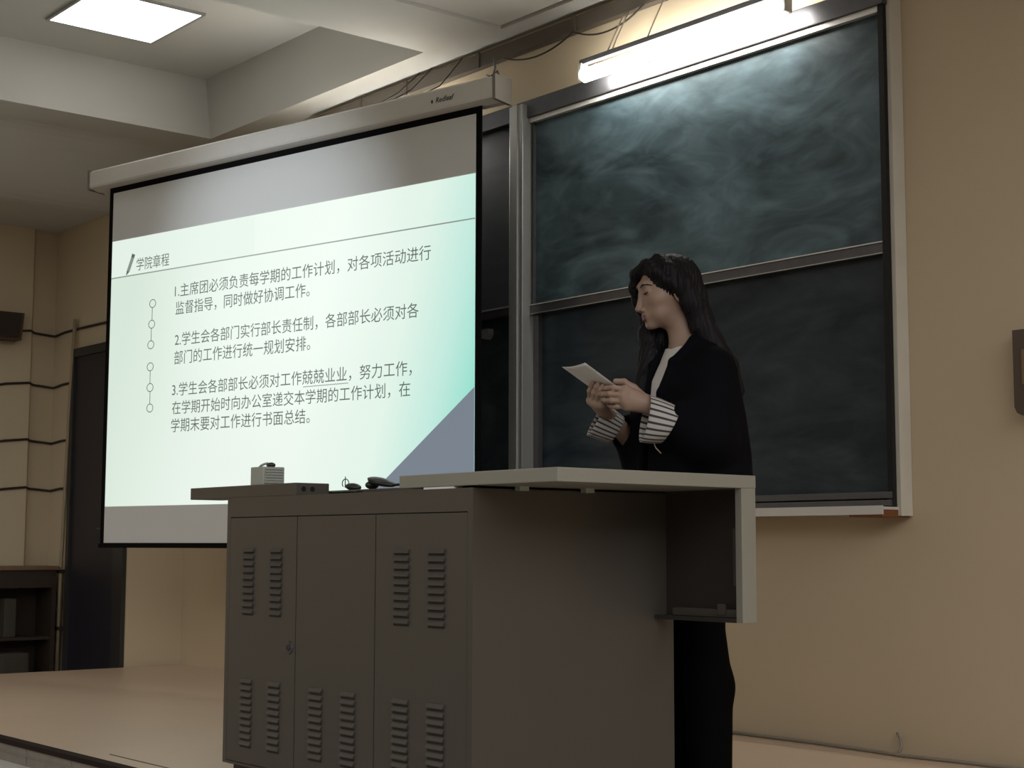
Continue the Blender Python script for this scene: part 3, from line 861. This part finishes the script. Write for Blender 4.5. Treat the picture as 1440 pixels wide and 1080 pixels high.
# skull and face
B.ell(hd_(-0.012, 0, 0.022), (0.090 * s_, 0.072 * s_, 0.082 * s_), HF, 0.01)
B.ell(hd_(0.030, 0, -0.030), (0.058 * s_, 0.057 * s_, 0.078 * s_), HF, 0.03)
B.ell(hd_(0.032, 0, -0.078), (0.046 * s_, 0.043 * s_, 0.034 * s_), HF, 0.02)
B.ball(hd_(0.069, 0, -0.104), 0.0135, 0.028)
for q in (-1, 1):
    B.ball(hd_(0.050, q * 0.040, -0.030), 0.022, 0.022)
    B.ball(hd_(0.045, q * 0.030, -0.070), 0.022, 0.02)
B.cone(hd_(0.079, -0.030, 0.020), hd_(0.079, 0.030, 0.020), 0.009, 0.009, 0.022)
for q in (-1, 1):
    B.ball(hd_(0.098, q * 0.033, 0.000), 0.0125, 0.016, 'cut')
    B.ell(hd_(0.0735, q * 0.032, -0.003), (0.0125, 0.0150, 0.0118), HF, 0.006)
# nose
B.cone(hd_(0.0835, 0, 0.006), hd_(0.1005, 0, -0.048), 0.0055, 0.0080, 0.012)
B.ball(hd_(0.1015, 0, -0.0525), 0.0085, 0.008)
for q in (-1, 1):
    B.ball(hd_(0.0910, q * 0.0110, -0.0560), 0.0072, 0.007)
    B.ball(hd_(0.0970, q * 0.0060, -0.0640), 0.0032, 0.004, 'cut')
# mouth
B.ell(hd_(0.078, 0, -0.076), (0.0100, 0.022, 0.011), HF, 0.014)
B.ell(hd_(0.0842, 0, -0.0755), (0.0070, 0.0200, 0.0050), HF, 0.005)
B.ell(hd_(0.0822, 0, -0.0860), (0.0075, 0.0175, 0.0055), HF, 0.005)
B.cone(hd_(0.0920, -0.016, -0.0806), hd_(0.0920, 0.016, -0.0806), 0.0016, 0.0016, 0.004, 'cut')
B.ball(hd_(0.083, 0, -0.0965), 0.006, 0.010, 'cut')
# ears
for q in (-1, 1):
    B.ell(hd_(-0.012, q * 0.070, -0.018), (0.017, 0.0075, 0.030), HF, 0.006)
    B.ell(hd_(-0.009, q * 0.0775, -0.014), (0.009, 0.005, 0.017), HF, 0.004, 'cut')
# neck and trunk
B.cone(hd_(-0.020, 0, -0.060), tp(-0.012, 0, 1.355), 0.047, 0.050, 0.025)
B.cone(tp(0.0, -0.125, 1.305), tp(0.0, 0.125, 1.305), 0.045, 0.045, 0.05)
B.cone(tp(-0.005, 0, 1.335), tp(0.0, 0, 1.355), 0.06, 0.052, 0.04)
B.cone(tp(0.01, -0.06, 1.24), tp(0.01, 0.06, 1.24), 0.095, 0.095, 0.05)
B.cone(tp(0.01, -0.04, 1.08), tp(0.01, 0.04, 1.08), 0.085, 0.085, 0.06)
B.cone(tp(0.0, -0.07, 0.90), tp(0.0, 0.07, 0.90), 0.095, 0.095, 0.06)
for q, (dx) in ((1, 0.0), (-1, 0.0)):
    B.chain([tp(0, q * 0.085, 0.88), tp(0.015, q * 0.088, 0.48), tp(0.0, q * 0.088, 0.09)], [0.066, 0.043, 0.034], 0.02)
    B.cone(tp(-0.02, q * 0.088, 0.05), tp(0.15, q * 0.095, 0.035), 0.034, 0.026, 0.02)
# arms
B.chain([shL, elL, wrL], [0.044, 0.037, 0.0255], 0.02)
B.chain([shR, elR, wrR], [0.044, 0.037, 0.0255], 0.02)

# hands: palm from wrist to knuckles, then a chain per finger
def hand(wrist, knuck, chains, thumb, palm_r=0.0125):
    ks = [pt(*k) for k in knuck]
    for i, kk in enumerate(ks):
        base = wrist + (kk - np.mean(ks, axis=0)) * 0.42
        B.cone(base, kk, 0.0150, palm_r, 0.016)
    for a_, b_ in zip(ks, ks[1:]):
        B.cone(a_, b_, palm_r * 0.92, palm_r * 0.92, 0.010)
    for kk, ch, r0 in zip(ks, chains, (0.0096, 0.0098, 0.0092, 0.0080)):
        pts_ = [kk] + [pt(*c) for c in ch]
        rs_ = [r0, r0 * 0.94, r0 * 0.86, r0 * 0.74][:len(pts_)]
        for i in range(len(pts_) - 1):
            B.cone(pts_[i], pts_[i + 1], rs_[i], rs_[i + 1], 0.0035)
    tpnts = [pt(*c) for c in thumb]
    B.chain(tpnts, [0.0160, 0.0118, 0.0098, 0.0082], 0.006)

# near hand (her left): back towards us, fingers under the sheet, thumb on top
hand(wrL,
     [(-0.172, 1.239, -0.208), (-0.180, 1.220, -0.216), (-0.178, 1.201, -0.214), (-0.168, 1.184, -0.206)],
     [[(-0.212, 1.243, -0.214), (-0.232, 1.241, -0.196), (-0.242, 1.240, -0.176)],
      [(-0.222, 1.224, -0.220), (-0.243, 1.223, -0.200), (-0.250, 1.223, -0.178)],
      [(-0.217, 1.203, -0.217), (-0.237, 1.204, -0.199), (-0.244, 1.206, -0.180)],
      [(-0.200, 1.184, -0.208), (-0.217, 1.185, -0.194), (-0.224, 1.188, -0.178)]],
     [(-0.112, 1.208, -0.180), (-0.146, 1.243, -0.185), (-0.176, 1.262, -0.190), (-0.203, 1.264, -0.186)])
# far hand (her right): from below, fingertips over the near face of the sheet
hand(wrR,
     [(-0.281, 1.203, -0.108), (-0.272, 1.196, -0.124), (-0.259, 1.191, -0.136), (-0.245, 1.188, -0.144)],
     [[(-0.283, 1.233, -0.132), (-0.276, 1.254, -0.146), (-0.268, 1.268, -0.152)],
      [(-0.270, 1.228, -0.150), (-0.262, 1.248, -0.164), (-0.253, 1.262, -0.168)],
      [(-0.256, 1.220, -0.160), (-0.249, 1.238, -0.172), (-0.242, 1.250, -0.174)],
      [(-0.242, 1.212, -0.166), (-0.236, 1.226, -0.174), (-0.231, 1.236, -0.174)]],
     [(-0.238, 1.178, -0.060), (-0.248, 1.212, -0.066), (-0.258, 1.248, -0.082), (-0.262, 1.278, -0.098)])
bo, bv, bf = field_mesh(B, 'body', M['skin'], P)
lip = np.zeros(len(bv), dtype=np.float32)
for c_, r_ in ((hd_(0.0875, 0, -0.0755), (0.012, 0.0205, 0.0062)), (hd_(0.0855, 0, -0.0865), (0.013, 0.0180, 0.0068))):
    q = np.stack([(bv - c_) @ a_ for a_ in HF], 1) / np.array(r_)
    lip = np.maximum(lip, np.clip((1.15 - np.sqrt((q ** 2).sum(1))) * 5, 0, 1))
at_ = bo.data.attributes.new('lips', 'FLOAT', 'POINT')
at_.data.foreach_set('value', lip)
# lashes and brows follow the surface of the face
sel = np.where(bv[:, 2] > 1.40)[0]
remap = -np.ones(len(bv), dtype=int); remap[sel] = np.arange(len(sel))
ff = remap[bf]; ff = ff[(ff >= 0).all(1)]
bvh = BVHTree.FromPolygons([tuple(map(float, v)) for v in bv[sel]], [tuple(map(int, q)) for q in ff])
def on_face(l, u, out=0.0005):
    o_ = Vector(hd_(0.16, l, u)); d_ = Vector(-hf)
    hit = bvh.ray_cast(o_, d_)
    return (hit[0] - d_ * out) if hit[0] is not None else Vector(hd_(0.08, l, u))
for q in (1, -1):
    e = MB().tube([on_face(q * l_, u_, 0.0008) for l_, u_ in ((0.0185, -0.0068), (0.024, -0.0085), (0.031, -0.0095), (0.038, -0.0085), (0.0455, -0.0055))], [0.0012, 0.0022, 0.0028, 0.0027, 0.0012], 6)
    e.build('eyelashes', M['brow'], P, True)
    e = MB().tube([on_face(q * l_, u_, 0.0004) for l_, u_ in ((0.014, 0.0135), (0.024, 0.0178), (0.034, 0.0195), (0.043, 0.0175), (0.049, 0.0135))], [0.0018, 0.0028, 0.0030, 0.0024, 0.0010], 6)
    e.build('eyebrow', M['brow'], P, True)

# --- shirt
def torso_fn(prof):
    zs = np.array([p_[0] for p_ in prof]) * SC; A = np.array([p_[1] for p_ in prof]) * SC; Bw = np.array([p_[2] for p_ in prof]) * SC; O_ = np.array([p_[3] for p_ in prof]) * SC
    c = TC * SC
    def fn(X, Y, Z):
        a = np.interp(Z, zs, A); b = np.interp(Z, zs, Bw); o = np.interp(Z, zs, O_)
        f = (X - c[0]) * tf[0] + (Y - c[1]) * tf[1] - o
        l = (X - c[0]) * tl[0] + (Y - c[1]) * tl[1]
        d = (np.sqrt((f / a) ** 2 + (l / b) ** 2) - 1) * np.minimum(a, b)
        return np.maximum(d, np.maximum(zs[0] - Z, Z - zs[-1]))
    return fn
sh = Field(grid(-0.25, 0.25, 0.004), grid(-0.28, 0.28, 0.004), grid(0.86, 1.40, 0.004))
sh.put(torso_fn([(0.88, 0.13, 0.17, 0.0), (1.05, 0.115, 0.13, 0.01), (1.20, 0.118, 0.13, 0.014), (1.26, 0.110, 0.12, 0.008), (1.32, 0.085, 0.09, 0.0), (1.368, 0.066, 0.068, 0.0)]), (-0.25, -0.28, 0.86), (0.25, 0.28, 1.40), 0.01)
sh.ell(tp(0.075, 0, 1.405), (0.055, 0.06, 0.045), (tf, tl, tu), 0.006, 'cut')
field_mesh(sh, 'shirt', M['shirt'], P)

# --- coat: trunk, sleeves, opening in front with rolled lapels
ct = Field(grid(-0.30, 0.30, 0.004), grid(-0.34, 0.30, 0.004), grid(0.60, 1.46, 0.004))
ct.put(torso_fn([(0.64, 0.170, 0.250, 0.0), (0.90, 0.168, 0.246, 0.0), (1.03, 0.163, 0.238, 0.0), (1.15, 0.148, 0.216, -0.004), (1.24, 0.131, 0.196, -0.006), (1.29, 0.112, 0.176, -0.008), (1.325, 0.092, 0.142, -0.012), (1.360, 0.076, 0.100, -0.018), (1.405, 0.064, 0.074, -0.022)]), (-0.30, -0.34, 0.60), (0.30, 0.30, 1.46), 0.01)
ct.chain([shL, elL, pt(-0.010, 1.130, -0.205)], [0.060, 0.072, 0.064], 0.05)
ct.chain([shR, elR, pt(-0.165, 1.10, 0.02)], [0.060, 0.068, 0.058], 0.05)
ct.chain([tp(-0.02, -0.06, 1.345), tp(-0.02, 0.06, 1.345)], [0.05, 0.05], 0.03)
# front opening
def opening(X, Y, Z):
    c = TC * SC
    f = (X - c[0]) * tf[0] + (Y - c[1]) * tf[1]
    l = (X - c[0]) * tl[0] + (Y - c[1]) * tl[1]
    wd = np.interp(Z, np.array((0.60, 0.95, 1.10, 1.22, 1.33, 1.42)) * SC, np.array((0.05, 0.016, 0.018, 0.024, 0.044, 0.058)) * SC)
    l0 = np.interp(Z, np.array((0.60, 1.0, 1.2, 1.42)) * SC, np.array((0.0, 0.0, 0.0, 0.0)) * SC)
    return np.maximum(np.abs(l - l0) - wd, 0.02 - f)
ct.put(opening, (-0.30, -0.34, 0.60), (0.30, 0.30, 1.46), 0.006, 'cut')
ct.cone(tp(0.01, 0, 1.34), tp(-0.005, 0, 1.47), 0.052, 0.058, 0.008, 'cut')
for q in (-1, 1):
    ct.chain([tp(-0.055, q * 0.045, 1.410), tp(0.02, q * 0.062, 1.385), tp(0.095, q * 0.052, 1.315), tp(0.128, q * 0.034, 1.22), tp(0.152, q * 0.026, 1.08), tp(0.160, q * 0.028, 0.95)], [0.012, 0.012, 0.011, 0.010, 0.009, 0.008], 0.012)
# hollow sleeves where the forearms come out
ct.chain([pt(0.02, 1.118, -0.208), pt(-0.09, 1.165, -0.20)], [0.048, 0.056], 0.006, 'cut')
ct.chain([pt(-0.15, 1.085, 0.03), pt(-0.21, 1.12, -0.01)], [0.044, 0.05], 0.006, 'cut')
co_, _, _ = field_mesh(ct, 'coat', M['coat'], P)

# --- turned-back striped cuffs: a flaring double-walled ring around each forearm
def cuff(ringA, ringB, name, thick=0.003, n=40, stripes=22):
    """each ring: centre, half-axis vectors p and q"""
    bm = bmesh.new(); uvl = bm.loops.layers.uv.new('UVMap')
    m_ = 8
    def ring(t, off):
        c = ringA[0] * (1 - t) + ringB[0] * t; p_ = ringA[1] * (1 - t) + ringB[1] * t; q_ = ringA[2] * (1 - t) + ringB[2] * t
        fp = 1 - off / np.linalg.norm(p_); fq = 1 - off / np.linalg.norm(q_)
        bul = 1 + 0.03 * math.sin(math.pi * t)
        return [bm.verts.new(tuple(c + (p_ * fp * math.cos(2 * math.pi * k / n) + q_ * fq * math.sin(2 * math.pi * k / n)) * bul)) for k in range(n)]
    rings = [ring(i / m_, 0) for i in range(m_ + 1)] + [ring(i / m_, thick) for i in range(m_, -1, -1)]
    vv = [i / m_ for i in range(m_ + 1)] + [i / m_ for i in range(m_, -1, -1)]
    R = len(rings)
    for i in range(R):
        A, Bn = rings[i], rings[(i + 1) % R]
        for k in range(n):
            f_ = bm.faces.new((A[k], A[(k + 1) % n], Bn[(k + 1) % n], Bn[k]))
            f_.smooth = True
            for lp, (uu, v_) in zip(f_.loops, ((vv[i], k), (vv[i], k + 1), (vv[(i + 1) % R], k + 1), (vv[(i + 1) % R], k))):
                lp[uvl].uv = (uu, v_ / n * stripes)
    bmesh.ops.recalc_face_normals(bm, faces=bm.faces)
    me = bpy.data.meshes.new(name); bm.to_mesh(me); bm.free()
    return link(name, me, M['stripes'], co_, True)
def vec(a, b): return np.array(b) - np.array(a)
def ringdef(top, bot, y, depth):
    t_ = pt(top[0], top[1], y); b_ = pt(bot[0], bot[1], y)
    c = (t_ + b_) / 2; p_ = (t_ - b_) / 2
    ax_ = np.cross(p_, np.array((0, 1.0, 0))); ax_ /= np.linalg.norm(ax_)
    return c, p_, np.array((0.15 * depth, -depth, 0))
o = cuff(ringdef((-0.097, 1.221), (-0.126, 1.073), -0.198, 0.052), ringdef((-0.006, 1.183), (-0.062, 1.070), -0.206, 0.066), 'sleeve_cuff')
o['label'] = 'striped turned-back cuff'
o = cuff(ringdef((-0.236, 1.196), (-0.292, 1.094), -0.025, 0.045), ringdef((-0.178, 1.150), (-0.222, 1.070), 0.012, 0.055), 'sleeve_cuff')
o['label'] = 'striped turned-back cuff'
q = MB().tube([pt(-0.085, 1.073, -0.21), pt(-0.078, 1.055, -0.235), pt(-0.062, 1.038, -0.245)], 0.0018, 6)
q.build('loose_thread', M['cable_pale'], co_, True)

# --- trousers and shoes
tr_ = Field(grid(-0.22, 0.26, 0.006), grid(-0.24, 0.24, 0.006), grid(0.02, 0.96, 0.006))
tr_.cone(tp(0, -0.07, 0.88), tp(0, 0.07, 0.88), 0.105, 0.105, 0.03)
for q in (-1, 1):
    tr_.chain([tp(0, q * 0.085, 0.86), tp(0.01, q * 0.088, 0.55), tp(-0.003, q * 0.090, 0.33), tp(-0.005, q * 0.090, 0.05)], [0.092, 0.058, 0.074, 0.066], 0.03)
tr_.put(lambda X, Y, Z: Z - 0.045 + 0 * X + 0 * Y, (-0.3, -0.3, -0.1), (0.3, 0.3, 0.04), 0.004, 'cut')
field_mesh(tr_, 'trousers', M['trousers'], P)
for q in (-1, 1):
    sf_ = Field(grid(-0.30, 0.2, 0.005), grid(-0.28, 0.24, 0.005), grid(0.0, 0.14, 0.005))
    sf_.cone(tp(-0.03, q * 0.088, 0.055), tp(0.16, q * 0.096, 0.045), 0.040, 0.031, 0.02)
    sf_.put(lambda X, Y, Z: Z - 0.016 + 0 * X + 0 * Y, (-0.4, -0.4, -0.1), (0.4, 0.4, 0.016), 0.003, 'cut')
    field_mesh(sf_, 'shoe', M['shoe'], P)

# --- hair
hr = Field(grid(-0.26, 0.24, 0.0035), grid(-0.22, 0.22, 0.0035), grid(1.05, 1.72, 0.0035))
hr.ell(hd_(-0.016, 0, 0.026), (0.100 * s_, 0.081 * s_, 0.089 * s_), HF, 0.01)
hr.ell(hd_(0.095, 0.005, -0.055), (0.060, 0.082, 0.118), HF, 0.012, 'cut')
hr.ell(hd_(0.045, 0, -0.085), (0.062, 0.080, 0.085), HF, 0.012, 'cut')
# near side: swept from the parting over the temple, behind the cheek, down the back
for ch, rs_ in (
    ([(0.060, 0.020, 0.088), (0.050, 0.058, 0.056), (0.018, 0.072, 0.022), (-0.014, 0.078, -0.006), (-0.042, 0.074, -0.060), (-0.066, 0.070, -0.130), (-0.098, 0.085, -0.220)], [0.016, 0.017, 0.017, 0.018, 0.026, 0.030, 0.030]),
    ([(0.030, 0.030, 0.100), (0.010, 0.066, 0.060), (-0.030, 0.078, 0.010), (-0.060, 0.072, -0.060), (-0.085, 0.066, -0.140), (-0.120, 0.080, -0.240), (-0.135, 0.085, -0.330)], [0.016, 0.018, 0.022, 0.030, 0.036, 0.036, 0.024]),
    ([(-0.060, 0.020, 0.060), (-0.085, 0.020, -0.02), (-0.092, 0.015, -0.10), (-0.110, 0.02, -0.18), (-0.145, 0.030, -0.26), (-0.170, 0.040, -0.34)], [0.03, 0.034, 0.040, 0.046, 0.044, 0.03]),
    ([(-0.060, -0.03, 0.060), (-0.080, -0.035, -0.02), (-0.085, -0.035, -0.10), (-0.105, -0.035, -0.18), (-0.140, -0.03, -0.28)], [0.03, 0.034, 0.040, 0.044, 0.04]),
    # far side: a front lock beside the forehead and a mass falling in front of the far shoulder
    ([(0.066, 0.004, 0.086), (0.086, -0.034, 0.064), (0.088, -0.060, 0.024), (0.076, -0.072, -0.020), (0.052, -0.078, -0.075)], [0.014, 0.0145, 0.0145, 0.016, 0.022]),
    ([(0.020, -0.060, 0.060), (0.030, -0.074, 0.0), (0.034, -0.080, -0.075)], [0.02, 0.02, 0.024]),
):
    hr.chain([hd_(*c) for c in ch], rs_, 0.014)
hr.chain([hd_(0.040, -0.078, -0.075), pt(-0.098, 1.415, 0.062), pt(-0.092, 1.345, 0.048), pt(-0.108, 1.26, 0.025), pt(-0.125, 1.18, 0.012), pt(-0.135, 1.10, 0.008)], [0.024, 0.032, 0.036, 0.034, 0.030, 0.018], 0.014)
hr.chain([hd_(0.000, -0.074, -0.05), pt(-0.055, 1.41, 0.070), pt(-0.06, 1.33, 0.07), pt(-0.09, 1.24, 0.045)], [0.024, 0.030, 0.034, 0.026], 0.014)
# comb grooves
X, Y, Z = np.meshgrid(*hr.ax, indexing='ij', sparse=True)
an = np.arctan2(Y - HC[1], X - HC[0])
hr.d += (0.0016 * np.sin(an * 46 + 6 * np.sin(Z * 9)) + 0.0010 * np.sin(an * 83 + Z * 30)).astype(np.float32)
field_mesh(hr, 'hair', M['hair'], P)

# --- the sheet of paper in her hands (a thing of its own)
pm = thing('paper_sheet', 'white sheet of paper held up in both hands of the woman', 'paper', (0, 0, 0))
c0, c1 = pt(-0.298, 1.322, -0.256), pt(-0.371, 1.309, -0.130)
bk = pt(-0.198, 1.248, -0.198) - c0
Mw = Matrix.Translation(P.location) @ Matrix.Rotation(YAW, 4, 'Z')
bm = bmesh.new()
nu, nv = 8, 12
top = []; bot = []
nrm = np.cross(c1 - c0, bk); nrm /= np.linalg.norm(nrm)
for s0, store in ((0.00025, top), (-0.00025, bot)):
    for i in range(nu + 1):
        row = []
        for j in range(nv + 1):
            u_, v_ = i / nu, j / nv
            p_ = c0 + (c1 - c0) * u_ + bk * v_ * 1.42 + nrm * (s0 + 0.006 * math.sin(math.pi * u_) * (1 - v_))
            row.append(bm.verts.new(Mw @ Vector(p_)))
        store.append(row)
for G in (top, bot):
    for i in range(nu):
        for j in range(nv):
            bm.faces.new((G[i][j], G[i + 1][j], G[i + 1][j + 1], G[i][j + 1]))
edge = [(i, 0) for i in range(nu + 1)] + [(nu, j) for j in range(1, nv + 1)] + [(i, nv) for i in range(nu - 1, -1, -1)] + [(0, j) for j in range(nv - 1, 0, -1)]
for (a, b), (c, e) in zip(edge, edge[1:] + edge[:1]):
    bm.faces.new((top[a][b], top[c][e], bot[c][e], bot[a][b]))
bmesh.ops.recalc_face_normals(bm, faces=bm.faces)
me = bpy.data.meshes.new('paper_sheet'); bm.to_mesh(me); bm.free()
bpy.data.objects.remove(pm)
tag(link('paper_sheet', me, M['paper'], None, True), 'white sheet of paper held up in both hands of the woman', 'paper')
